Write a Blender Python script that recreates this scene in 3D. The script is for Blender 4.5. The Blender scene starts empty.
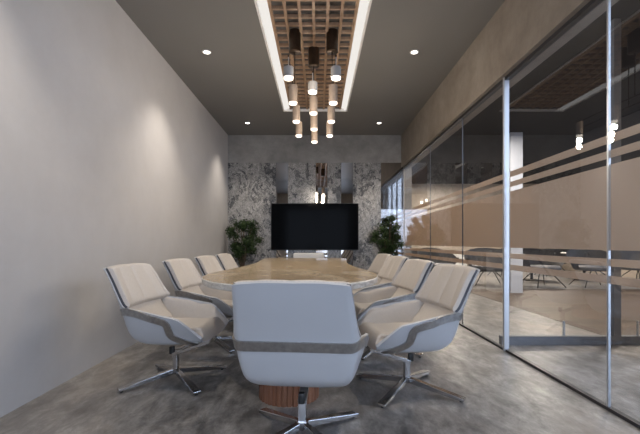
import bpy, bmesh, math, random
from mathutils import Vector, Matrix, noise
random.seed(7)
S = bpy.context.scene
COL = S.collection
PI = math.pi

# ------------------------------------------------------------------ helpers
def link(o, parent=None):
    COL.objects.link(o)
    if parent is not None: o.parent = parent
    return o

def obj(name, bm, mat, parent=None, smooth=False, angle=None):
    me = bpy.data.meshes.new(name)
    bmesh.ops.recalc_face_normals(bm, faces=bm.faces)
    bm.to_mesh(me); bm.free()
    if mat is not None:
        for m in (mat if isinstance(mat, (list, tuple)) else [mat]): me.materials.append(m)
    if smooth:
        for p in me.polygons: p.use_smooth = True
        if angle is not None:
            me.set_sharp_from_angle(angle=math.radians(angle))
    return link(bpy.data.objects.new(name, me), parent)

def tag(o, label=None, cat=None, group=None, kind=None):
    if label: o['label'] = label
    if cat: o['category'] = cat
    if group: o['group'] = group
    if kind: o['kind'] = kind
    return o

def thing(name, label, cat, loc=(0, 0, 0), rz=0, group=None):
    o = bpy.data.objects.new(name, None); COL.objects.link(o)
    o.location = loc; o.rotation_euler = (0, 0, rz); o.empty_display_size = .1
    return tag(o, label, cat, group)

def struct(name, bm, mat, label=None, parent=None, **k):
    o = obj(name, bm, mat, parent, **k)
    if parent is None: o['kind'] = 'structure'
    if label: o['label'] = label
    return o

def dup(root, loc, rz, label, group=None):
    r = root.copy(); COL.objects.link(r); r.location = loc; r.rotation_euler = (0, 0, rz)
    r['label'] = label
    if group: r['group'] = group
    for ch in list(root.children):
        c = ch.copy(); COL.objects.link(c); c.parent = r
        for g in list(ch.children):
            d = g.copy(); COL.objects.link(d); d.parent = c
    return r

def box(bm, x0, x1, y0, y1, z0, z1, bevel=0, M=None, seg=2):
    r = bmesh.ops.create_cube(bm, size=1)
    vs = r['verts']
    for v in vs:
        v.co = Vector(((x0 + x1) / 2 + v.co.x * (x1 - x0), (y0 + y1) / 2 + v.co.y * (y1 - y0), (z0 + z1) / 2 + v.co.z * (z1 - z0)))
    if M is not None:
        for v in vs: v.co = M @ v.co
    if bevel:
        es = list({e for v in vs for e in v.link_edges})
        bmesh.ops.bevel(bm, geom=es, offset=bevel, segments=seg, affect='EDGES', profile=.5)
    return bm

def bxo(*a, **k): return box(bmesh.new(), *a, **k)

def lathe(bm, prof, cx=0, cy=0, n=24, M=None, cap=True):
    rings = []
    for r, z in prof:
        ring = []
        for i in range(n):
            a = 2 * PI * i / n
            p = Vector((cx + r * math.cos(a), cy + r * math.sin(a), z))
            if M is not None: p = M @ p
            ring.append(bm.verts.new(p))
        rings.append(ring)
    for a, b in zip(rings, rings[1:]):
        for i in range(n):
            bm.faces.new((a[i], a[(i + 1) % n], b[(i + 1) % n], b[i]))
    if cap:
        bm.faces.new(list(reversed(rings[0]))); bm.faces.new(rings[-1])
    return bm

def bar(bm, p, q, w, h, up=(0, 0, 1), w2=None, h2=None, bevel=0):
    """tapered bar from p to q, w across, h along up"""
    p, q = Vector(p), Vector(q); d = (q - p).normalized(); up = Vector(up)
    s = d.cross(up).normalized(); u = s.cross(d).normalized()
    w2 = w if w2 is None else w2; h2 = h if h2 is None else h2
    A = [bm.verts.new(p + s * a * w / 2 + u * b * h / 2) for a, b in ((-1, -1), (1, -1), (1, 1), (-1, 1))]
    B = [bm.verts.new(q + s * a * w2 / 2 + u * b * h2 / 2) for a, b in ((-1, -1), (1, -1), (1, 1), (-1, 1))]
    fs = [bm.faces.new(A[::-1]), bm.faces.new(B)]
    for i in range(4): fs.append(bm.faces.new((A[i], A[(i + 1) % 4], B[(i + 1) % 4], B[i])))
    if bevel:
        es = list({e for v in A + B for e in v.link_edges})
        bmesh.ops.bevel(bm, geom=es, offset=bevel, segments=2, affect='EDGES', profile=.5)
    return bm

def tube(bm, pts, r, n=8):
    prev = None; pts = [Vector(p) for p in pts]
    for i, p in enumerate(pts):
        d = (pts[min(i + 1, len(pts) - 1)] - pts[max(i - 1, 0)]).normalized()
        up = Vector((0, 0, 1)) if abs(d.z) < .9 else Vector((1, 0, 0))
        s = d.cross(up).normalized(); u = s.cross(d)
        ring = [bm.verts.new(p + (s * math.cos(2 * PI * k / n) + u * math.sin(2 * PI * k / n)) * r) for k in range(n)]
        if prev:
            for k in range(n): bm.faces.new((prev[k], prev[(k + 1) % n], ring[(k + 1) % n], ring[k]))
        else: bm.faces.new(ring[::-1])
        prev = ring
    bm.faces.new(prev)
    return bm

# ------------------------------------------------------------------ materials
class NT:
    def __init__(s, name):
        s.m = bpy.data.materials.new(name); s.m.use_nodes = True
        s.t = s.m.node_tree; s.t.nodes.clear()
        s.out = s.n('ShaderNodeOutputMaterial')
    def n(s, typ, **k):
        nd = s.t.nodes.new(typ)
        for a, b in k.items():
            if a.startswith('i_'): nd.inputs[a[2:].replace('_', ' ')].default_value = b
            else: setattr(nd, a, b)
        return nd
    def l(s, a, b): s.t.links.new(a, b)
    def coords(s, scale=(1, 1, 1), rot=(0, 0, 0), kind='Object'):
        c = s.n('ShaderNodeTexCoord'); m = s.n('ShaderNodeMapping')
        m.inputs['Scale'].default_value = scale; m.inputs['Rotation'].default_value = rot
        s.l(c.outputs[kind], m.inputs['Vector']); return m.outputs['Vector']
    def noise(s, vec, scale, detail=5, rough=.55, dist=0):
        nd = s.n('ShaderNodeTexNoise'); nd.inputs['Scale'].default_value = scale
        nd.inputs['Detail'].default_value = detail; nd.inputs['Roughness'].default_value = rough
        nd.inputs['Distortion'].default_value = dist
        s.l(vec, nd.inputs['Vector']); return nd.outputs['Fac']
    def ramp(s, fac, stops):
        r = s.n('ShaderNodeValToRGB'); el = r.color_ramp.elements
        while len(el) < len(stops): el.new(.5)
        for e, (p, c) in zip(el, stops):
            e.position = p; e.color = (*c, 1) if len(c) == 3 else c
        s.l(fac, r.inputs['Fac']); return r.outputs['Color']
    def mix(s, fac, a, b, mode='MIX'):
        m = s.n('ShaderNodeMix', data_type='RGBA', blend_type=mode)
        for sock, v in ((m.inputs['Factor'], fac), (m.inputs['A'], a), (m.inputs['B'], b)):
            if isinstance(v, (int, float)): sock.default_value = v
            elif isinstance(v, tuple): sock.default_value = (*v, 1)
            else: s.l(v, sock)
        return m.outputs['Result']
    def bsdf(s, color, rough=.5, metal=0, spec=.5, bump=None, bstr=.2, bdist=.01, **k):
        b = s.n('ShaderNodeBsdfPrincipled')
        if isinstance(color, tuple): b.inputs['Base Color'].default_value = (*color, 1)
        else: s.l(color, b.inputs['Base Color'])
        if isinstance(rough, (int, float)): b.inputs['Roughness'].default_value = rough
        else: s.l(rough, b.inputs['Roughness'])
        b.inputs['Metallic'].default_value = metal
        b.inputs['Specular IOR Level'].default_value = spec
        for a, v in k.items(): b.inputs[a.replace('_', ' ')].default_value = v
        if bump is not None:
            bn = s.n('ShaderNodeBump'); bn.inputs['Strength'].default_value = bstr
            bn.inputs['Distance'].default_value = bdist
            s.l(bump, bn.inputs['Height']); s.l(bn.outputs['Normal'], b.inputs['Normal'])
        s.l(b.outputs[0], s.out.inputs[0]); return b

def simple(name, color, rough=.5, metal=0, spec=.5, nz=0.06, scale=12, bstr=.05, **k):
    t = NT(name); v = t.coords()
    f = t.noise(v, scale, 4)
    lo = tuple(c * (1 - nz) for c in color); hi = tuple(min(1, c * (1 + nz)) for c in color)
    t.bsdf(t.ramp(f, [(.3, lo), (.7, hi)]), rough, metal, spec, bump=f, bstr=bstr, bdist=.004, **k)
    return t.m

def emis(name, color, strength):
    t = NT(name); e = t.n('ShaderNodeEmission'); e.inputs[0].default_value = (*color, 1); e.inputs[1].default_value = strength
    t.l(e.outputs[0], t.out.inputs[0]); return t.m

# plaster wall
t = NT('smooth_plaster'); v = t.coords()
f = t.mix(.5, t.noise(v, .9, 6, .6), t.noise(v, 4, 6, .65))
t.bsdf(t.ramp(f, [(.3, (.47, .45, .435)), (.7, (.54, .52, .505))]), .55, spec=.3, bump=f, bstr=.12, bdist=.01)
M_plaster = t.m
# raw concrete
def concrete(name, a, b, c, rough=.6, sc=1.0):
    t = NT(name); v = t.coords()
    n1 = t.noise(v, 1.1 * sc, 8, .62, .4); n2 = t.noise(v, 6 * sc, 8, .7)
    f = t.mix(.35, n1, n2)
    t.bsdf(t.ramp(f, [(.34, a), (.5, b), (.66, c)]), rough, spec=.35, bump=n2, bstr=.2, bdist=.006)
    return t.m
M_beam = concrete('beam_concrete', (.17, .14, .115), (.24, .205, .17), (.31, .27, .225))
M_backconc = concrete('back_concrete', (.17, .17, .17), (.27, .262, .255), (.37, .36, .35))
M_hallwall = concrete('hall_plaster', (.34, .29, .24), (.42, .36, .30), (.48, .42, .35))
# floor : polished concrete, blotchy, satin
t = NT('polished_concrete_floor'); v = t.coords(); v2 = t.coords((1, .45, 1))
n1 = t.noise(v2, .8, 7, .6, .8); n2 = t.noise(v, 3.2, 9, .72, .5); n3 = t.noise(v2, 9, 8, .75, .3)
f = t.mix(.5, t.mix(.4, n1, n2), n3)
colr = t.ramp(f, [(.41, (.07, .067, .065)), (.47, (.145, .14, .136)), (.53, (.235, .226, .218)), (.59, (.38, .365, .35))])
colr = t.mix(t.ramp(n1, [(.48, (0, 0, 0)), (.62, (.5, .5, .5))]), colr, (.22, .185, .15))
rg = t.ramp(n2, [(.3, (.30,) * 3), (.7, (.50,) * 3)])
t.bsdf(colr, rg, spec=.55, bump=n3, bstr=.08, bdist=.004)
M_floor = t.m
M_hallceil = simple('dark_hall_ceiling', (.030, .030, .032), .9, spec=.03, nz=.05, scale=2)
M_ceil = simple('ceiling_paint', (.185, .178, .170), .42, spec=.35, nz=.02, scale=1.5, bstr=.01)
# marble
t = NT('grey_veined_marble'); v = t.coords((1, 1, .8), (0, .7, 0))
nA = t.n('ShaderNodeTexNoise'); nA.inputs['Scale'].default_value = 2.2; nA.inputs['Detail'].default_value = 8; nA.inputs['Roughness'].default_value = .65
t.l(v, nA.inputs['Vector'])
add = t.n('ShaderNodeVectorMath', operation='MULTIPLY_ADD'); add.inputs[1].default_value = (.9, .9, .9)
t.l(nA.outputs['Color'], add.inputs[0]); t.l(v, add.inputs[2])
n1 = t.noise(add.outputs[0], 3.6, 10, .75, 1.2)
n2 = t.noise(add.outputs[0], 14, 9, .8, .8)
f = t.mix(.5, n1, n2)
base = t.ramp(f, [(.40, (.018, .021, .027)), (.455, (.085, .088, .095)), (.50, (.19, .187, .183)), (.545, (.31, .30, .29)), (.62, (.60, .59, .57))])
ab = t.n('ShaderNodeMath', operation='SUBTRACT'); ab.inputs[1].default_value = .5; t.l(n1, ab.inputs[0])
ab2 = t.n('ShaderNodeMath', operation='ABSOLUTE'); t.l(ab.outputs[0], ab2.inputs[0])
vein = t.ramp(ab2.outputs[0], [(0, (1, 1, 1)), (.018, (0, 0, 0))])
colr = t.mix(vein, base, (.55, .54, .53))
t.bsdf(colr, .18, spec=.5)
M_marble = t.m
# woods
def wood(name, a, b, c, rough=.4, axis='Z', scale=6, coat=0, stretch=.12):
    t = NT(name)
    sc = {'X': (stretch, 1, 1), 'Y': (1, stretch, 1), 'Z': (1, 1, stretch)}[axis]
    v = t.coords(sc); n1 = t.noise(v, scale, 8, .6, 1.0); n2 = t.noise(v, scale * 6, 6, .7)
    f = t.mix(.3, n1, n2)
    t.bsdf(t.ramp(f, [(.35, a), (.5, b), (.65, c)]), rough, bump=n2, bstr=.08, bdist=.002, Coat_Weight=coat, Coat_Roughness=.08)
    return t.m
M_lattice = wood('lattice_wood', (.24, .145, .085), (.31, .20, .125), (.38, .26, .17), .5, 'Y')
M_walnut = wood('walnut', (.11, .045, .025), (.20, .088, .048), (.28, .135, .08), .4, 'Z', 7)
M_darkfloor = wood('brown_floor', (.045, .032, .022), (.08, .055, .038), (.12, .085, .06), .5, 'X', 3)
t = NT('table_stone'); v = t.coords((1, .6, 1))
n1 = t.noise(v, 2.2, 8, .6, 1.4); n2 = t.noise(v, 12, 8, .7, .5); f = t.mix(.3, n1, n2)
t.bsdf(t.ramp(f, [(.34, (.30, .215, .125)), (.47, (.45, .345, .225)), (.56, (.53, .425, .29)), (.68, (.63, .54, .40))]), .22, spec=.5, Coat_Weight=.25, Coat_Roughness=.06)
M_table = t.m
t = NT('table_edge'); v = t.coords((1, 1, 3)); f = t.noise(v, 14, 8, .7, .6)
t.bsdf(t.ramp(f, [(.35, (.30, .28, .25)), (.65, (.62, .60, .56))]), .35)
M_tableedge = t.m
M_leather = simple('cream_leather', (.54, .495, .45), .55, spec=.35, nz=.03, scale=60, bstr=.08)
M_shell = simple('white_shell_lacquer', (.47, .475, .49), .32, spec=.5, nz=.01, scale=3, bstr=.0)
M_seam = simple('dark_seam', (.07, .075, .09), .6)
M_band = simple('brushed_band', (.40, .385, .37), .36, .9, nz=.15, scale=40, bstr=.05)
M_chrome = simple('polished_steel', (.55, .55, .56), .14, 1, nz=.03, scale=10, bstr=.0)
M_alu = simple('pale_aluminium', (.55, .57, .60), .4, .7, nz=.02, scale=10, bstr=.0)
M_black = simple('black_metal', (.015, .015, .016), .4, nz=.1)
M_rail = simple('grey_rail', (.16, .17, .19), .5, .3)
M_darkalu = simple('dark_track', (.05, .05, .055), .4, .5)
M_screen = simple('black_screen', (.003, .0035, .0045), .10, spec=.025, nz=0, bstr=0)
M_bronze = simple('dark_bronze', (.05, .032, .02), .35, .7, nz=.2, scale=20)
M_lampbody = simple('smoked_lamp_tube', (.30, .235, .185), .38, .3, nz=.08, scale=30)
M_lampcap = simple('lamp_cap', (.36, .34, .32), .4, .2)
M_white = simple('white_lacquer', (.75, .74, .72), .35, nz=.02)
M_column = simple('white_column_plaster', (.50, .54, .62), .6, nz=.02)
M_pot = simple('grey_pot', (.16, .155, .15), .6, nz=.15)
M_soil = simple('soil', (.03, .022, .015), .9, nz=.3, scale=60)
M_bark = simple('bark', (.10, .07, .045), .8, nz=.3, scale=60)
M_hallshell = simple('grey_fabric_shell', (.11, .11, .12), .6, nz=.06)
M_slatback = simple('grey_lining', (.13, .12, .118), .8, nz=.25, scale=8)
M_cove = emis('cove_diffuser', (1, .955, .90), .42)
M_glow = emis('lamp_glow', (1, .90, .76), 1.6)
M_glow2 = emis('downlight_glow', (1, .93, .84), 5)
M_line = emis('linear_lamp_glow', (1, .95, .9), 5)
t = NT('leaf'); oi = t.coords(); f = t.noise(oi, 9, 3)
b = t.bsdf(t.ramp(f, [(.3, (.010, .022, .007)), (.55, (.028, .055, .014)), (.75, (.07, .11, .03))]), .5, spec=.3)
M_leaf = t.m
# mirror
t = NT('grey_mirror'); t.bsdf((.42, .40, .385), .02, 1)
M_mirror = t.m
# clear glass: fresnel-mixed mirror reflection over a clear pane, exit faces simply pass light
def glass(name, tint, ior):
    t = NT(name)
    tr = t.n('ShaderNodeBsdfTransparent'); tr.inputs[0].default_value = (*tint, 1)
    gl = t.n('ShaderNodeBsdfGlossy'); gl.inputs['Roughness'].default_value = 0.0; gl.inputs[0].default_value = (.95, .97, 1, 1)
    fr = t.n('ShaderNodeFresnel'); fr.inputs['IOR'].default_value = ior
    g = t.n('ShaderNodeNewGeometry')
    inv = t.n('ShaderNodeMath', operation='SUBTRACT'); inv.inputs[0].default_value = 1; t.l(g.outputs['Backfacing'], inv.inputs[1])
    mu = t.n('ShaderNodeMath', operation='MULTIPLY'); t.l(fr.outputs[0], mu.inputs[0]); t.l(inv.outputs[0], mu.inputs[1])
    mx = t.n('ShaderNodeMixShader'); t.l(mu.outputs[0], mx.inputs[0]); t.l(tr.outputs[0], mx.inputs[1]); t.l(gl.outputs[0], mx.inputs[2])
    t.l(mx.outputs[0], t.out.inputs[0]); return t.m
M_glass = glass('partition_glass', (.86, .885, .91), 1.85)
M_winglass = glass('window_glass', (.97, .98, .99), 1.3)
# frosted taupe film
t = NT('frosted_film')
d = t.n('ShaderNodeBsdfDiffuse'); d.inputs[0].default_value = (.66, .53, .42, 1)
tl = t.n('ShaderNodeBsdfTranslucent'); tl.inputs[0].default_value = (.66, .52, .40, 1)
m1 = t.n('ShaderNodeMixShader'); m1.inputs[0].default_value = .5
t.l(d.outputs[0], m1.inputs[1]); t.l(tl.outputs[0], m1.inputs[2])
tp = t.n('ShaderNodeBsdfTransparent'); tp.inputs[0].default_value = (.8, .74, .68, 1)
m2 = t.n('ShaderNodeMixShader'); m2.inputs[0].default_value = .1
t.l(m1.outputs[0], m2.inputs[1]); t.l(tp.outputs[0], m2.inputs[2]); t.l(m2.outputs[0], t.out.inputs[0])
M_film = t.m
# sheer curtain
t = NT('sheer_curtain')
d = t.n('ShaderNodeBsdfTranslucent'); d.inputs[0].default_value = (.75, .8, .88, 1)
tp = t.n('ShaderNodeBsdfTransparent'); m2 = t.n('ShaderNodeMixShader'); m2.inputs[0].default_value = .35
t.l(d.outputs[0], m2.inputs[1]); t.l(tp.outputs[0], m2.inputs[2]); t.l(m2.outputs[0], t.out.inputs[0])
M_curtain = t.m

# ------------------------------------------------------------------ room shell
XL, XR, XG = -1.82, 1.68, 1.74      # left plaster wall, face of beam, glass line
YF, YB, H = -1.6, 7.88, 3.18        # wall behind the camera, marble wall, ceiling
HX, HYB = 9.0, 14.5              # open hall beyond the glass
WX, WY = 2.9, 3.2                 # glazed lobby beside the camera end
struct('floor', bxo(XL - .2, HX + .2, -1.8, HYB + .2, -.1, 0), M_floor)
struct('wall_left', bxo(XL - .2, XL, YF - .2, YB + .2, 0, H + .5), M_plaster)
bm = bmesh.new()          # ceiling with an opening for the lattice
PX0, PX1, PY0, PY1 = -.574, .485, .3, 6.44
z0, z1 = H, H + .02
box(bm, XL, PX0, YF, YB, z0, z1); box(bm, PX1, XR + .3, YF, YB, z0, z1)
box(bm, PX0, PX1, YF, PY0, z0, z1); box(bm, PX0, PX1, PY1, YB, z0, z1)
struct('ceiling', bm, M_ceil)
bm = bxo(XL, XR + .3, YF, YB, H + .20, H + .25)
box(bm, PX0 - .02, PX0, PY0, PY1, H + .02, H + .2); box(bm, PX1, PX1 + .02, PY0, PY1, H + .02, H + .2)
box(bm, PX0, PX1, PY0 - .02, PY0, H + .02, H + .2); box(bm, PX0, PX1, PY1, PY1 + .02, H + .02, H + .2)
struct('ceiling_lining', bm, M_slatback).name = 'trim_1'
struct('wall_right', bxo(XR, XG + .16, YF, YB, 2.53, H + .3), M_beam)
bm = bmesh.new(); NW = (-1.45, 1.35, .35, 2.55)
box(bm, XL - .2, NW[0], YF - .2, YF, 0, H + .3); box(bm, NW[1], XG + .1, YF - .2, YF, 0, H + .3)
box(bm, NW[0], NW[1], YF - .2, YF, 0, NW[2]); box(bm, NW[0], NW[1], YF - .2, YF, NW[3], H + .3)
struct('wall_near', bm, M_hallwall)
bm = bmesh.new()
for c in (NW[0], -.07, NW[1] - .04): box(bm, c, c + .04, YF - .12, YF - .06, NW[2], NW[3])
box(bm, NW[0], NW[1], YF - .12, YF - .06, NW[2], NW[2] + .04); box(bm, NW[0], NW[1], YF - .12, YF - .06, NW[3] - .04, NW[3])
w = struct('window_20', bm, M_darkalu)
obj('pane', bxo(NW[0], NW[1], YF - .1, YF - .092, NW[2], NW[3]), M_winglass, w)
# back wall: concrete above, marble slabs below, mirror strips between
struct('wall_back', bxo(XL - .2, XG + .16, YB + .03, YB + .25, 0, H + .3), M_backconc)
box_t = bxo(XL, XG, YB, YB + .03, 2.62, H)
struct('trim_2', box_t, M_backconc, 'raw concrete strip above the marble')
MT = 2.62
strips = [(-.848, -.606), (-.046, .194), (.465, .707)]
edges = [XL] + [e for s in strips for e in s] + [1.27]
bm = bmesh.new()
for i in range(0, len(edges), 2):
    box(bm, edges[i], edges[i + 1], YB - .004, YB + .03, 0, MT)
struct('wall_back_marble', bm, M_marble).name = 'trim_3'
for i, (a, b) in enumerate(strips + [(1.27, XG - .01)]):
    m = bmesh.new()
    if i < 3: box(m, a + .004, b - .004, YB + .002, YB + .03, 0, 2.27); box(m, a + .004, b - .004, YB + .002, YB + .03, 2.274, MT)
    else: box(m, a + .004, b, YB + .002, YB + .03, 0, MT)
    o = obj('mirror_panel', m, M_mirror)
    tag(o, ['tall narrow mirror strip in the marble wall behind the left part of the screen',
            'tall narrow mirror strip in the marble wall behind the middle of the screen',
            'tall narrow mirror strip in the marble wall behind the right part of the screen',
            'widest mirror at the right end of the marble wall, reflecting a blue window'][i], 'mirror', 'mirrors set in the marble wall')

# glass partition panes
ys = [YF, 0.1, 1.2, 2.34, 3.56, 4.71, 6.06, YB - .01]
bands = [(.755, .803), (.86, .905), (.957, 1.47), (1.51, 1.557), (1.60, 1.652)]
for i in range(len(ys) - 1):
    a, b = ys[i] + .002, ys[i + 1] - .002
    if i == 4: a = 3.64
    w = struct('window_%d' % (i + 1), bxo(XG, XG + .012, a, b, .02, 2.53), M_glass, 'clear glass pane of the partition')
    m = bmesh.new()
    for (p, q) in bands: box(m, XG + .013, XG + .0145, a, b, p, q)
    obj('frosted_stripe', m, M_film, w)['label'] = 'taupe frosted stripes'
    if i < len(ys) - 2 and i != 3:
        j = ys[i + 1]
        big = (i == 2)
        m = bxo(XG - (.001 if big else 0), XG + .013, j - (.005 if big else .002), j + (.009 if big else .002), .02, 2.53)
        struct('trim_%d' % (10 + i), m, M_alu if big else M_rail, 'vertical joint strip of the glass partition')
struct('trim_20', bxo(XG - .024, XG + .024, 3.595, 3.625, 0, 2.53, bevel=.003), M_alu, 'pale aluminium post of the glass partition')
bm = bxo(XG - .012, XG + .024, YF, YB, 0, .02); struct('trim_21', bm, M_darkalu, 'black floor track of the glass partition')
bm = bxo(XG - .02, XG + .03, YF, YB, 2.50, 2.53); struct('trim_22', bm, M_darkalu, 'black head track of the glass partition')

# ------------------------------------------------------------------ hall beyond the glass
HC = 3.2
struct('hall_ceiling', bxo(XG + .16, HX, WY, HYB, HC, HC + .1), M_hallceil).name = 'ceiling_hall'
struct('wall_hall_back', bxo(XL - .2, HX + .2, HYB, HYB + .2, 0, 3.4), M_hallwall)
struct('wall_hall_side', bxo(XL - .4, XL - .2, YB + .25, HYB, 0, 3.4), M_hallwall)
struct('ceiling_hall_far', bxo(XL - .2, XG + .16, YB + .25, HYB, HC, HC + .1), M_hallceil)
# hall right wall with unseen windows added for side daylight, and a glazed lobby beside the camera end of the room

bm = bmesh.new()
fill_wins = [(3.7, 6.0), (6.4, 8.7)]
prev = WY
for a, b in fill_wins:
    box(bm, HX, HX + .2, prev, a, 0, 3.4); box(bm, HX, HX + .2, a, b, 0, .3); box(bm, HX, HX + .2, a, b, 2.9, 3.4); prev = b
box(bm, HX, HX + .2, prev, HYB, 0, 3.4)
struct('wall_hall_right', bm, M_hallwall)
struct('wall_hall_near', bxo(WX, HX + .2, WY, WY + .12, 0, 3.6), M_hallwall)
struct('wall_lobby_near', bxo(XG + .1, WX + .2, YF - .2, YF, 0, 3.6), M_hallwall)
struct('ceiling_lobby', bxo(XG + .16, WX + .2, YF, WY, 3.42, 3.5), M_hallceil)
k = 8
for a, b in fill_wins:
    fr = bmesh.new()
    for c in (a, (a + b) / 2 - .02, b - .05): box(fr, HX + .05, HX + .1, c, c + .05, .3, 2.9)
    box(fr, HX + .05, HX + .1, a, b, .3, .35); box(fr, HX + .05, HX + .1, a, b, 2.85, 2.9)
    w = struct('window_%d' % k, fr, M_alu); k += 1
    obj('pane', bxo(HX + .07, HX + .078, a, b, .3, 2.9), M_winglass, w)
fr = bmesh.new(); n = 5
for q in range(n + 1):
    c = YF + (WY - YF - .05) * q / n; box(fr, WX, WX + .06, c, c + .05, 0, 3.42)
box(fr, WX, WX + .06, YF, WY, 0, .06); box(fr, WX, WX + .06, YF, WY, 3.36, 3.42)
w = struct('window_%d' % k, fr, M_alu)
obj('pane', bxo(WX + .02, WX + .028, YF, WY, .06, 3.36), M_winglass, w)
struct('column_hall', bxo(3.83, 4.07, 7.75, 7.99, 0, HC), M_column).name = 'trim_30'
struct('brown_floor', bxo(3.08, HX, 3.95, 8.4, 0, .004), M_darkfloor).name = 'floor_brown'
# low rail and post of a glass screen crossing the hall
r = thing('glass_screen', 'clear glass screen with a pale base rail crossing the hall beyond the partition', 'glass screen', (1.8, 3.85, 0))
obj('base_rail', bxo(0, 6.5, -.03, .03, 0, .085), M_rail, r)
obj('post', bxo(1.10, 1.17, -.03, .03, .085, 3.2), M_rail, r)
for i, x in enumerate((.62, 1.35)):
    obj('clip', bxo(x, x + .014, -.008, .008, .085, .23), M_alu, r)

def hall_chair(name):
    t_ = thing(name, '', 'chair', (0, 0, 0), 0, 'lounge chairs in the hall')
    bm = bmesh.new()
    nu, nv = 20, 8; R = .42
    grid = []
    for i in range(nu + 1):
        a = PI * (-.15 + 1.3 * i / nu)
        row = []
        for j in range(nv + 1):
            s = j / nv
            hh = .42 + s * (.46 * (0.45 + .55 * max(0, math.sin(a)) ** .7))
            rr = R * (.80 + .25 * s)
            row.append(bm.verts.new((rr * math.cos(a) * 1.25, rr * math.sin(a) * -1, hh)))
        grid.append(row)
    for i in range(nu):
        for j in range(nv): bm.faces.new((grid[i][j], grid[i + 1][j], grid[i + 1][j + 1], grid[i][j + 1]))
    bmesh.ops.solidify(bm, geom=bm.faces[:], thickness=.045)
    obj('backrest', bm, M_hallshell, t_, smooth=True, angle=50)
    bm = bmesh.new(); lathe(bm, [(.05, .36), (.36, .37), (.40, .41), (.40, .45), (.36, .48), (.05, .49)], n=28)
    obj('seat', bm, M_hallshell, t_, smooth=True, angle=50)
    for sx in (-1, 1):
        for sy in (-1, 1):
            m = bmesh.new(); tube(m, [(.08 * sx, .08 * sy, .37), (.2 * sx, .17 * sy, .25), (.36 * sx, .33 * sy, .0)], .011)
            obj('leg', m, M_black, t_, smooth=True)
    return t_
hc = hall_chair('lounge_chair')
spots = [(3.05, 9.9, 200, 'grey lounge chair in the hall seen just above the backs of the glass-side chairs'),
         (4.1, 9.4, 170, 'grey lounge chair seen just left of the pale post of the glass partition'),
         (5.15, 9.0, 190, 'grey lounge chair with black splayed legs just right of the white column in the hall'),
         (6.35, 9.0, 175, 'grey lounge chair with black splayed legs beside the joint of the two nearest glass panes'),
         (7.55, 9.2, 185, 'rightmost grey lounge chair in the hall, cut by the right edge of the photo'),
         (2.5, 11.6, 180, 'small far grey lounge chair in the hall nearest the plant by the mirror'),
         (5.7, 11.9, 10, 'grey lounge chair at the far side of the white hall table'),
         (7.2, 12.0, 0, 'far grey lounge chair behind the rightmost hall table')]
for i, (x, y, a, lb) in enumerate(spots):
    if i == 0:
        hc.location = (x, y, 0); hc.rotation_euler = (0, 0, math.radians(a)); hc['label'] = lb
    else: dup(hc, (x, y, 0), math.radians(a), lb)
for i, (x, y, lb) in enumerate([(3.6, 10.9, 'white round table in the hall left of the pale partition post'),
                                (5.75, 10.5, 'white round table in the hall right of the white column'),
                                (7.3, 10.7, 'white round table in the hall nearest the right edge of the photo')]):
    tb = thing('hall_table', lb, 'table', (x, y, 0), 0, 'white tables in the hall')
    m = bmesh.new(); lathe(m, [(.50, .70), (.55, .71), (.55, .735), (.54, .74)], n=32); obj('tabletop', m, M_white, tb, smooth=True, angle=40)
    m = bmesh.new(); lathe(m, [(.26, 0), (.26, .015), (.035, .03), (.03, .70)], n=20); obj('pedestal', m, M_black, tb, smooth=True, angle=40)
# long low white bench unit against the far hall wall
for i, (x0, x1, y0, z1, lb) in enumerate([(3.0, 5.2, 13.6, .62, 'long low white cabinet along the far hall wall, left one'),
                                      (5.6, 8.4, 13.6, .62, 'long low white cabinet along the far hall wall, right one')]):
    o = obj('low_cabinet', bxo(x0, x1, y0, y0 + .5, .08, z1, bevel=.01), M_white); tag(o, lb, 'cabinet', 'white cabinets in the hall')
    o2 = obj('plinth', bxo(x0 + .05, x1 - .05, y0 + .05, y0 + .45, 0, .08), M_black, o)
    d = bmesh.new()
    for q in range(4):
        a = x0 + .02 + (x1 - x0 - .04) * q / 4; box(d, a + .01, a + (x1 - x0 - .04) / 4 - .01, y0 - .012, y0, .11, z1 - .03)
    obj('door', d, M_white, o)

# ------------------------------------------------------------------ lattice ceiling panel
r = thing('lattice_ceiling_panel', 'brown wooden lattice panel set in the ceiling between two pale lit strips', 'ceiling panel', (0, 0, H))
bm = bmesh.new()
ix0, ix1 = PX0 + .125, PX1 - .12
for i in range(7):
    x = ix0 + (ix1 - ix0) * i / 6
    box(bm, x - .014, x + .014, PY0 + .02, PY1 - .02, .02, .060)
y = PY0 + .06
while y < PY1 - .03:
    box(bm, ix0, ix1, y - .012, y + .012, .024, .056); y += .1385
obj('lattice', bm, M_lattice, r)
def trimbar(x0, x1, s):
    m = bmesh.new()
    # sloped cove strip between two thin lips
    for (a, b, za, zb) in ((x0, x1, .004, .045),):
        vs = [(a, PY0, za), (a, PY1, za), (b, PY1, zb), (b, PY0, zb), (a, PY0, za + .015), (a, PY1, za + .015), (b, PY1, zb + .015), (b, PY0, zb + .015)]
        V = [m.verts.new(q) for q in vs]
        for f in ((0, 1, 2, 3), (7, 6, 5, 4), (0, 4, 5, 1), (1, 5, 6, 2), (2, 6, 7, 3), (3, 7, 4, 0)): m.faces.new([V[q] for q in f])
    return m
obj('light_strip', trimbar(PX0 + .022, ix0 - .02, 1), M_cove, r)['label'] = 'glowing white strip'
obj('light_strip', trimbar(PX1 - .022, ix1 + .02, 1), M_cove, r)['label'] = 'glowing white strip'
bm = bxo(PX0 + .001, PX0 + .022, PY0, PY1, -.012, .03); box(bm, PX1 - .022, PX1 - .001, PY0, PY1, -.012, .03)
box(bm, PX0 + .022, PX1 - .022, PY1 - .02, PY1 - .001, -.012, .03); box(bm, PX0 + .022, PX1 - .022, PY0 + .001, PY0 + .02, -.012, .03)
obj('frame', bm, M_white, r)

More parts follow.
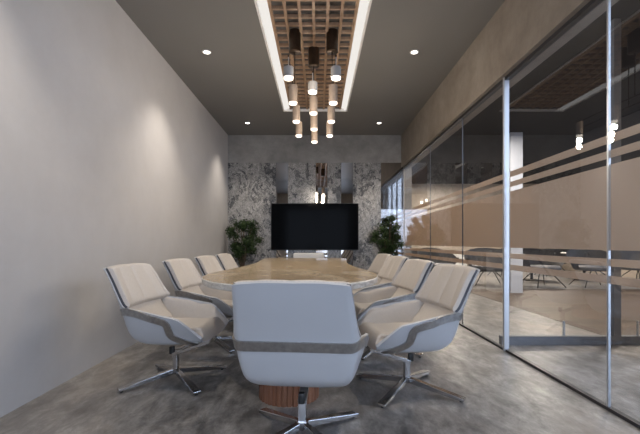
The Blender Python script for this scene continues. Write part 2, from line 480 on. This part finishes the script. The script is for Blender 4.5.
# ------------------------------------------------------------------ pendant rows
def pendant(x, y0, cy, first, lbl):
    r = thing('pendant_light', lbl, 'pendant light', (x, 0, 0), 0, 'pendant lamp rows over the table')
    m = bmesh.new(); lathe(m, [(.055, 3.0), (.063, 3.005), (.063, 3.225), (.055, 3.23)], 0, cy, 28)
    obj('canopy', m, M_bronze, r, smooth=True, angle=40)
    zb = 2.545
    m = bmesh.new(); tube(m, [(0, cy, 3.0), (0, cy, zb)], .005); obj('stem', m, M_bronze, r, smooth=True)
    ysl = [y0 + .58 * q for q in range(4)]
    m = bmesh.new(); tube(m, [(0, ysl[0] - .02, zb), (0, ysl[-1] + .02, zb)], .006); obj('bar', m, M_bronze, r, smooth=True)
    for q, yy in enumerate(ysl):
        b = 2.352; top = 2.455 if q == 0 else 2.54
        m = bmesh.new()
        lathe(m, [(.040, b + .020), (.0425, b + .022), (.0425, top - .004), (.038, top)], 0, yy, 24)
        lathe(m, [(.004, top - .002), (.004, zb + .004)], 0, yy, 12)
        lp = obj('lamp_tube', m, M_lampcap if q == 0 else M_lampbody, r, smooth=True, angle=40)
        m = bmesh.new(); lathe(m, [(.030, b), (.038, b + .004), (.039, b + .021)], 0, yy, 24)
        obj('diffuser', m, M_glow, lp, smooth=True, angle=40)
        L = bpy.data.lights.new('pendant_bulb', 'POINT'); L.energy = 2.4; L.color = (1, .88, .74); L.shadow_soft_size = .035
        lo = link(bpy.data.objects.new('pendant_bulb', L)); lo.location = (x, yy, b - .045)
pendant(-.244, 3.23, 4.1, 0, 'left of the three rows of pendant lamps hanging over the table')
pendant(-.048, 3.53, 4.43, 0, 'middle of the three rows of pendant lamps, set a little farther away')
pendant(.149, 3.23, 4.1, 0, 'right of the three rows of pendant lamps hanging over the table')

# ------------------------------------------------------------------ downlights
DL = [(-1.27, 4.45, 'recessed downlight in the ceiling left of the lattice, nearer one'),
      (1.10, 4.45, 'recessed downlight in the ceiling right of the lattice, nearer one'),
      (-1.28, 7.08, 'recessed downlight in the ceiling left of the lattice, by the marble wall'),
      (1.11, 7.08, 'recessed downlight in the ceiling right of the lattice, by the marble wall')]
for x, y, lb in DL:
    r = thing('downlight', lb, 'downlight', (x, y, H), 0, 'round ceiling downlights')
    m = bmesh.new(); lathe(m, [(.052, 0), (.050, -.006), (.036, -.006), (.034, 0)], n=28, cap=False); obj('rim', m, M_white, r, smooth=True, angle=40)
    m = bmesh.new(); lathe(m, [(.035, -.0015), (.035, -.003)], n=24); obj('lens', m, M_glow2, r)
for x, y in [(-1.27, 4.45), (1.10, 4.45), (-1.28, 7.08), (1.11, 7.08), (-1.27, 1.82), (1.10, 1.82)]:
    L = bpy.data.lights.new('downlight_bulb', 'SPOT'); L.energy = 46; L.color = (1, .90, .78); L.shadow_soft_size = .03
    L.spot_size = math.radians(92); L.spot_blend = .8
    lo = link(bpy.data.objects.new('downlight_bulb', L)); lo.location = (x, y, H - .02)

# ------------------------------------------------------------------ screen, cabinet
r = thing('television', 'large black flat screen hanging on the marble wall', 'television', (-.065, 7.80, 1.325))
obj('housing', bxo(-.875, .875, -.01, .05, -.47, .47, bevel=.006), M_black, r)
obj('screen', bxo(-.865, .865, -.014, -.0101, -.455, .46), M_screen, r)
obj('wall_mount', bxo(-.3, .3, .05, .074, -.2, .2), M_black, r)
r = thing('sideboard', 'low white sideboard against the marble wall below the screen', 'sideboard', (-.18, 7.62, 0))
obj('body', bxo(-.29, .29, -.2, .2, .06, .80, bevel=.008), M_white, r)
for s in (-1, 1):
    d = obj('door', bxo(*( (-.283, -.003) if s < 0 else (.003, .283)), -.212, -.2, .08, .78), M_white, r)
obj('plinth', bxo(-.27, .27, -.18, .18, 0, .06), M_black, r)

# ------------------------------------------------------------------ table
CX = -.205
half = [(2.20, 0), (2.215, .13), (2.27, .25), (2.34, .35), (2.43, .44), (2.55, .53), (2.70, .605), (2.90, .655), (3.15, .675), (3.45, .655), (3.9, .60), (4.4, .565),
        (5.0, .57), (5.5, .61), (5.95, .65), (6.2, .65), (6.33, .60), (6.40, .50), (6.42, .36), (6.42, 0)]
outline = [(CX + w, y) for y, w in half] + [(CX - w, y) for y, w in half[-2:0:-1]]
def smooth_loop(pts, it=2):
    for _ in range(it):
        q = []
        for i in range(len(pts)):
            a, b = pts[i], pts[(i + 1) % len(pts)]
            q.append((.75 * a[0] + .25 * b[0], .75 * a[1] + .25 * b[1])); q.append((.25 * a[0] + .75 * b[0], .25 * a[1] + .75 * b[1]))
        pts = q
    return pts
ol = smooth_loop(outline)
ZT = .755
r = thing('conference_table', 'long glossy beige conference table with wavy outline, set between the two rows of chairs', 'table', (CX, 4.3, 0))
bm = bmesh.new()
def ringz(z, inset):
    c = Vector((CX, 4.3)); out = []
    n = len(ol)
    for i in range(n):
        p = Vector(ol[i]); tdir = (Vector(ol[(i + 1) % n]) - Vector(ol[i - 1])).normalized(); nrm = Vector((tdir.y, -tdir.x))
        q = p - nrm * inset
        out.append(bm.verts.new((q.x - CX, q.y - 4.3, z)))
    return out
rs = [ringz(ZT - .045, .01), ringz(ZT - .04, .003), ringz(ZT - .006, 0), ringz(ZT, .006)]
for a, b in zip(rs, rs[1:]):
    for i in range(len(a)):
        f = bm.faces.new((a[i], a[(i + 1) % len(a)], b[(i + 1) % len(a)], b[i])); f.material_index = 1
bm.faces.new(rs[-1]).material_index = 0; bm.faces.new(rs[0][::-1]).material_index = 1
obj('tabletop', bm, [M_table, M_tableedge], r)
for (px, py) in ((-.19, 2.57), (-.2, 5.3)):
    bm = bmesh.new(); n = 144; lo, hi = [], []
    for i in range(n):
        a = 2 * PI * i / n; rr = .197 - .007 * (abs(math.sin(a * 18)) < .35)
        p = (px - CX + rr * math.cos(a), py - 4.3 + rr * math.sin(a))
        lo.append(bm.verts.new((*p, 0))); hi.append(bm.verts.new((*p, ZT - .046)))
    for i in range(n): bm.faces.new((lo[i], lo[(i + 1) % n], hi[(i + 1) % n], hi[i]))
    bm.faces.new(lo[::-1]); bm.faces.new(hi)
    obj('pedestal', bm, M_walnut, r)['label'] = 'fluted reddish wood drum'

# ------------------------------------------------------------------ conference chair
# control net of the outer shell; rows run from top of back to front of seat; columns: centre, inner, bottom edge, mid side, top edge
net = [
    [(0, -.418, .836), (.12, -.416, .836), (.212, -.408, .829), (.236, -.402, .826), (.250, -.388, .822)],
    [(0, -.372, .740), (.12, -.370, .740), (.222, -.358, .740), (.248, -.349, .740), (.262, -.334, .740)],
    [(0, -.320, .635), (.13, -.317, .635), (.235, -.304, .635), (.261, -.294, .636), (.276, -.277, .640)],
    [(0, -.284, .550), (.14, -.280, .550), (.245, -.264, .550), (.275, -.247, .556), (.292, -.222, .572)],
    [(0, -.252, .450), (.14, -.248, .450), (.250, -.234, .450), (.288, -.185, .490), (.315, -.110, .555)],
    [(0, -.215, .362), (.14, -.212, .362), (.246, -.192, .370), (.292, -.100, .430), (.333, -.010, .538)],
    [(0, -.130, .312), (.14, -.130, .313), (.236, -.112, .325), (.290, -.010, .400), (.340, .085, .520)],
    [(0, .040, .306), (.14, .040, .307), (.234, .040, .318), (.285, .085, .390), (.338, .165, .500)],
    [(0, .190, .314), (.14, .190, .315), (.228, .185, .325), (.272, .200, .375), (.318, .235, .440)],
    [(0, .300, .330), (.14, .298, .330), (.215, .290, .335), (.250, .295, .350), (.285, .300, .372)],
]
net = [[Vector(p) for p in row] for row in net]
def cr(p0, p1, p2, p3, t, k=.5):
    m1 = (p2 - p0) * k; m2 = (p3 - p1) * k
    t2, t3 = t * t, t * t * t
    return p1 * (2 * t3 - 3 * t2 + 1) + m1 * (t3 - 2 * t2 + t) + p2 * (-2 * t3 + 3 * t2) + m2 * (t3 - t2)
def row_eval(row, c):           # c 0..4
    i = min(int(c), 3); t = c - i
    g = lambda k: row[k] if 0 <= k < 5 else (Vector((-row[1].x, row[1].y, row[1].z)) if k < 0 else row[4] * 2 - row[3])
    return cr(g(i - 1), g(i), g(i + 1), g(i + 2), t, .42)
def surf(s, c):                 # s 0..9, c -4..4
    sg = -1 if c < 0 else 1; c = abs(c)
    i = min(int(s), 8); t = s - i
    rows = [net[min(9, max(0, k))] for k in (i - 1, i, i + 1, i + 2)]
    P = [row_eval(rw, c) for rw in rows]
    p = cr(*P, t, .42)
    return Vector((p.x * sg, p.y, p.z))
def nrm(s, c):
    e = .02
    a = surf(min(9, s + e), c) - surf(max(0, s - e), c); b = surf(s, min(4, c + e)) - surf(s, max(-4, c - e))
    n = a.cross(b).normalized()
    return n                    # orientation fixed below
_n = nrm(4.0, 0); SG = 1 if _n.y < 0 else -1     # outward = away from the sitter
def out(s, c, d): return surf(s, c) + nrm(s, c) * SG * d
FWD = Vector((0, .905, .424))
def fwd(s, c, d): return surf(s, c) - FWD * d
def patch(bm, s0, s1, c0, c1, ns, nc, douter, dinner, out=out):
    """closed slab following the shell between two offsets"""
    A = [[bm.verts.new(out(s0 + (s1 - s0) * i / ns, c0 + (c1 - c0) * j / nc, douter)) for j in range(nc + 1)] for i in range(ns + 1)]
    B = [[bm.verts.new(out(s0 + (s1 - s0) * i / ns, c0 + (c1 - c0) * j / nc, dinner(i / ns, -1 + 2 * j / nc) if callable(dinner) else dinner)) for j in range(nc + 1)] for i in range(ns + 1)]
    for i in range(ns):
        for j in range(nc):
            bm.faces.new((A[i][j], A[i + 1][j], A[i + 1][j + 1], A[i][j + 1]))
            bm.faces.new((B[i][j], B[i][j + 1], B[i + 1][j + 1], B[i + 1][j]))
    for i in range(ns):
        bm.faces.new((A[i][0], B[i][0], B[i + 1][0], A[i + 1][0])); bm.faces.new((A[i][nc], A[i + 1][nc], B[i + 1][nc], B[i][nc]))
    for j in range(nc):
        bm.faces.new((A[0][j], A[0][j + 1], B[0][j + 1], B[0][j])); bm.faces.new((A[ns][j], B[ns][j], B[ns][j + 1], A[ns][j + 1]))
    return bm

def seat_pad():
    """upholstery: top surface with flat seat and sloping inner arms, closed against the shell"""
    ss = [2.9 + (9.0 - 2.9) * i / 26 for i in range(27)]
    cols = [-3.93 + 7.86 * j / 72 for j in range(73)]
    bm = bmesh.new(); A, B = [], []
    for s in ss:
        ra, rb = [], []
        for c in cols:
            p = out(s, c, -.002); ra.append(bm.verts.new(p))
            ac = abs(c)
            f = (s - 2.9) / 6.1
            seatth = .105 if s > 4.6 else .045 + .06 * max(0, (s - 3.2) / 1.4)
            armth = .030
            w = min(1, max(0, (ac - 1.9) / .8)); w = w * w * (3 - 2 * w)
            th = seatth * (1 - w) + armth * w - .014 * math.exp(-((ac - 1.95) / .14) ** 2)
            e = min(1, (3.93 - ac) / .35); th *= .35 + .65 * math.sqrt(max(0, e))
            ef = min(1, (9.0 - s) / .5); th *= .55 + .45 * math.sqrt(max(0, ef))
            q = out(s, c, -th)
            if s > 4.2: # seat surface rises like a flat cushion
                q = q + Vector((0, 0, .004 * math.sin(s * 3)))
            rb.append(bm.verts.new(q))
        A.append(ra); B.append(rb)
    ns, nc = len(ss) - 1, len(cols) - 1
    for i in range(ns):
        for j in range(nc):
            bm.faces.new((A[i][j], A[i + 1][j], A[i + 1][j + 1], A[i][j + 1])); bm.faces.new((B[i][j], B[i][j + 1], B[i + 1][j + 1], B[i + 1][j]))
        bm.faces.new((A[i][0], B[i][0], B[i + 1][0], A[i + 1][0])); bm.faces.new((A[i][nc], A[i + 1][nc], B[i + 1][nc], B[i][nc]))
    for j in range(nc):
        bm.faces.new((A[0][j], A[0][j + 1], B[0][j + 1], B[0][j])); bm.faces.new((A[ns][j], B[ns][j], B[ns][j + 1], A[ns][j + 1]))
    return bm

def make_chair():
    r = thing('conference_chair', '', 'chair', (0, 0, 0), 0, 'chairs around the conference table')
    bm = patch(bmesh.new(), 0, 9, -4, 4, 54, 48, 0.0, -.016)
    sh = obj('shell', bm, M_shell, r, smooth=True, angle=38); sh['label'] = 'smooth white outer shell'
    # back cushion standing proud of the shell, with pleats
    def din(i, j):
        e = min(1, (1 - abs(j)) / .07); t_ = min(1, min(i, 1 - i) / .08)
        pl = .012 * abs(math.sin((j) * PI * 3)) ** .35 * min(1, (1 - abs(j)) * 3)
        return -.030 - (.026 + pl) * math.sqrt(max(0, e)) * math.sqrt(max(0.04, t_))
    bm = patch(bmesh.new(), 0.12, 3.1, -3.93, 3.93, 30, 48, -.012, -.030, out=fwd)
    obj('seam', bm, M_seam, r, smooth=True, angle=40)['label'] = 'dark seam behind the cushion'
    bm = patch(bmesh.new(), 0.12, 3.15, -3.99, 3.99, 30, 64, -.026, din, out=fwd)
    bc = obj('back_cushion', bm, M_leather, r, smooth=True, angle=60)
    obj('seat_cushion', seat_pad(), M_leather, r, smooth=True, angle=50)
    # metal band round the back, along the sides, then down to the front of the seat
    path = []
    side = [(3.15, 2.0), (3.2, 2.8), (3.35, 3.45), (4.0, 3.72), (4.8, 3.74), (5.6, 3.74), (6.3, 3.68), (6.8, 3.35), (7.3, 2.9), (7.9, 2.5), (8.6, 2.1)]
    full = [(s, -c) for s, c in side[::-1]] + [(3.1, -1.0), (3.08, 0), (3.1, 1.0)] + side
    pts = []
    for k in range(len(full) - 1):
        for q in range(5):
            t_ = q / 5; P = [Vector(full[min(len(full) - 1, max(0, k + d))]) for d in (-1, 0, 1, 2)]
            pts.append(cr(*P, t_))
    pts.append(Vector(full[-1]))
    bm = bmesh.new(); prev = None
    P3 = [out(min(9, a), max(-4, min(4, b)), .006) for a, b in pts]; N3 = [nrm(min(9, a), max(-4, min(4, b))) * SG for a, b in pts]
    for k in range(len(P3)):
        d = (P3[min(k + 1, len(P3) - 1)] - P3[max(k - 1, 0)]).normalized(); n = N3[k]; u = d.cross(n).normalized()
        hw = .024
        ring = [bm.verts.new(P3[k] + u * hw - n * .008), bm.verts.new(P3[k] + u * hw + n * .003), bm.verts.new(P3[k] - u * hw + n * .003), bm.verts.new(P3[k] - u * hw - n * .008)]
        if prev:
            for q in range(4): bm.faces.new((prev[q], prev[(q + 1) % 4], ring[(q + 1) % 4], ring[q]))
        else: bm.faces.new(ring[::-1])
        prev = ring
    bm.faces.new(prev)
    obj('metal_band', bm, M_band, r, smooth=True, angle=40)['label'] = 'brushed metal band'
    # support: post, mechanism, diagonal arm
    bm = bmesh.new(); box(bm, -.021, .021, -.017, .017, .07, .197, bevel=.003)
    obj('post', bm, M_chrome, r)
    bm = bmesh.new(); bar(bm, (0, -.019, .188), (0, .262, .290), .046, .026, bevel=.003); box(bm, -.06, .06, .20, .275, .284, .325)
    obj('support_arm', bm, M_chrome, r)
    bm = bxo(-.016, .016, -.046, -.012, .19, .245, bevel=.006)
    obj('mechanism', bm, M_black, r, smooth=True, angle=40)['label'] = 'black tilt mechanism'
    bm = bmesh.new(); lathe(bm, [(.030, .05), (.034, .055), (.034, .082), (.028, .088)], n=24)
    obj('hub', bm, M_chrome, r, smooth=True, angle=40)
    for q in range(4):
        a = math.radians(45 + 90 * q); dx, dy = math.cos(a), math.sin(a)
        m = bmesh.new(); bar(m, (.02 * dx, .02 * dy, .068), (.385 * dx, .385 * dy, .018), .030, .038, w2=.054, h2=.018, bevel=.003)
        lg = obj('leg', m, M_chrome, r)
        m = bmesh.new(); lathe(m, [(.010, 0), (.012, .002), (.012, .010), (.010, .014)], .365 * dx, .365 * dy, 14)
        obj('glide', m, M_black, lg, smooth=True, angle=40)
    return r
ch = make_chair()
G = 'chairs around the conference table'
seats = [(-.08, 2.0, -5, 'white-backed chair at the near end of the table, seen from behind'),
         (-1.038, 2.85, -95, 'nearest cream chair by the plain left wall, whole star base showing'),
         (-1.03, 3.82, -94, 'second cream chair along the left wall'),
         (-1.03, 4.76, -95, 'third cream chair along the left wall, behind the table edge'),
         (-1.03, 5.70, -94, 'farthest cream chair of the left row, next to the left plant'),
         (.607, 2.67, 99, 'nearest cream chair on the glass side, whole star base showing'),
         (.60, 3.63, 98, 'second cream chair on the glass side'),
         (.60, 4.59, 98, 'third cream chair on the glass side'),
         (.60, 5.55, 98, 'farthest cream chair of the glass side, below the right plant')]
for i, (x, y, a, lb) in enumerate(seats):
    if i == 0: ch.location = (x, y, 0); ch.rotation_euler = (0, 0, math.radians(a)); ch['label'] = lb
    else: dup(ch, (x, y, 0), math.radians(a), lb)

# ------------------------------------------------------------------ plants
def plant(x, y, seed, rx, rz, cz, lbl, ox=0):
    rnd = random.Random(seed)
    r = thing('potted_shrub', lbl, 'plant', (x, y, 0), 0, 'leafy shrubs by the marble wall')
    m = bmesh.new(); lathe(m, [(.12, 0), (.135, .01), (.165, .38), (.165, .40), (.15, .40), (.145, .36)], n=32, cap=False)
    m.faces.new([v for v in m.verts if abs(v.co.z) < 1e-6])
    pot = obj('pot', m, M_pot, r, smooth=True, angle=40)
    m = bmesh.new(); lathe(m, [(.146, .35), (.146, .365)], n=28); obj('soil', m, M_soil, pot)
    blobs = []
    for k in range(34):
        a = rnd.uniform(0, 2 * PI); u = rnd.uniform(-1, 1); rr = rnd.uniform(.35, 1) ** .6
        q = math.sqrt(1 - u * u) * rr
        blobs.append(Vector((ox + rx * q * math.cos(a) * .86, .7 * min(rx, .25) * q * math.sin(a), cz + rz * u * rr * .88)))
    m = bmesh.new()
    for b in blobs[:18]:
        tube(m, [(rnd.uniform(-.03, .03), rnd.uniform(-.03, .03), .36), (b.x * .35, b.y * .35, .36 + (b.z - .36) * .5), b], .006, 5)
    obj('stem', m, M_bark, r)
    m = bmesh.new()
    for b in blobs:
        for q in range(95):
            d = Vector((rnd.gauss(0, 1), rnd.gauss(0, 1), rnd.gauss(0, 1))).normalized()
            p = b + d * rnd.uniform(.02, .105)
            nn = (d + Vector((rnd.gauss(0, .5), rnd.gauss(0, .5), rnd.gauss(0, .5) + .5))).normalized()
            s = nn.cross(Vector((rnd.gauss(0, 1), rnd.gauss(0, 1), rnd.gauss(0, 1)))).normalized(); tt = nn.cross(s)
            L, W = rnd.uniform(.03, .05), rnd.uniform(.012, .02)
            vs = [m.verts.new(p - s * L * .5), m.verts.new(p + tt * W - s * L * .05 + nn * .004), m.verts.new(p + s * L * .5 - nn * .006), m.verts.new(p - tt * W - s * L * .05 + nn * .004)]
            m.faces.new(vs)
    obj('foliage', m, M_leaf, r)
plant(-1.46, 7.52, 3, .35, .50, 1.06, 'dark green leafy shrub in the left corner beside the screen', .02)
plant(1.36, 7.52, 11, .35, .46, 1.10, 'dark green leafy shrub by the mirror and the glass, right of the screen', .0)

# linear lamp on the hall ceiling (shows in the end mirror)
for i, (x, y) in enumerate([(2.04, 4.0)]):
    o = obj('ceiling_lamp', bxo(x - .04, x + .04, y - .6, y + .6, HC - .05, HC + .01), M_line)
    tag(o, ['glowing linear lamp on the hall ceiling, reflected in the end mirror', 'glowing linear lamp on the hall ceiling above the far tables', 'glowing linear lamp on the far right of the hall ceiling'][i], 'ceiling lamp', 'linear hall lamps')
for x, y, e in [(3.5, 11.0, 90), (6.5, 11.5, 90), (4.0, 13.0, 40), (3.2, 7.0, 45), (6, 6, 50), (4.3, 5.0, 50)]:  # warm area lights without fixtures; last one added to brighten the frosted film
    L = bpy.data.lights.new('hall_fill', 'AREA'); L.energy = e; L.color = (1, .84, .68); L.size = .5
    lo = link(bpy.data.objects.new('hall_fill', L)); lo.location = (x, y, HC - .06)

# ------------------------------------------------------------------ daylight
W = bpy.data.worlds.new('World'); S.world = W; W.use_nodes = True
bg = W.node_tree.nodes['Background']; bg.inputs[0].default_value = (.68, .79, 1.0, 1); bg.inputs[1].default_value = 2.2
def window_light(loc, rot, sx, sy, e):
    L = bpy.data.lights.new('daylight', 'AREA'); L.shape = 'RECTANGLE'; L.size = sx; L.size_y = sy; L.energy = e; L.color = (.70, .82, 1)
    L.cycles.is_portal = (e == 0)
    o = link(bpy.data.objects.new('daylight', L)); o.location = loc; o.rotation_euler = rot
for a, b in fill_wins: window_light((HX + .19, (a + b) / 2, 1.6), (0, PI / 2, 0), 2.6, b - a, 0)
window_light(((NW[0] + NW[1]) / 2, YF - .19, 1.45), (PI / 2, 0, 0), 2.8, 2.2, 0)
window_light((WX + .1, (YF + WY) / 2, 1.71), (0, PI / 2, 0), 3.3, WY - YF, 0)

# ------------------------------------------------------------------ camera, view
cam = bpy.data.cameras.new('Camera'); co = link(bpy.data.objects.new('Camera', cam))
co.location = (0, 0, 1.0); co.rotation_euler = (PI / 2, 0, 0)
cam.sensor_width = 36; cam.lens = 36 * 390 / 640
cam.shift_x = 2 / 640; cam.shift_y = 26 / 640; cam.clip_start = .02
S.camera = co
S.view_settings.view_transform = 'Standard'; S.view_settings.look = 'None'
S.view_settings.gamma = 1; S.view_settings.use_curve_mapping = False
S.view_settings.exposure = 1.07
S.cycles.max_bounces = 10; S.cycles.diffuse_bounces = 5; S.cycles.glossy_bounces = 6; S.cycles.transparent_max_bounces = 16
S.cycles.use_denoising = True
S.cycles.sample_clamp_indirect = 6
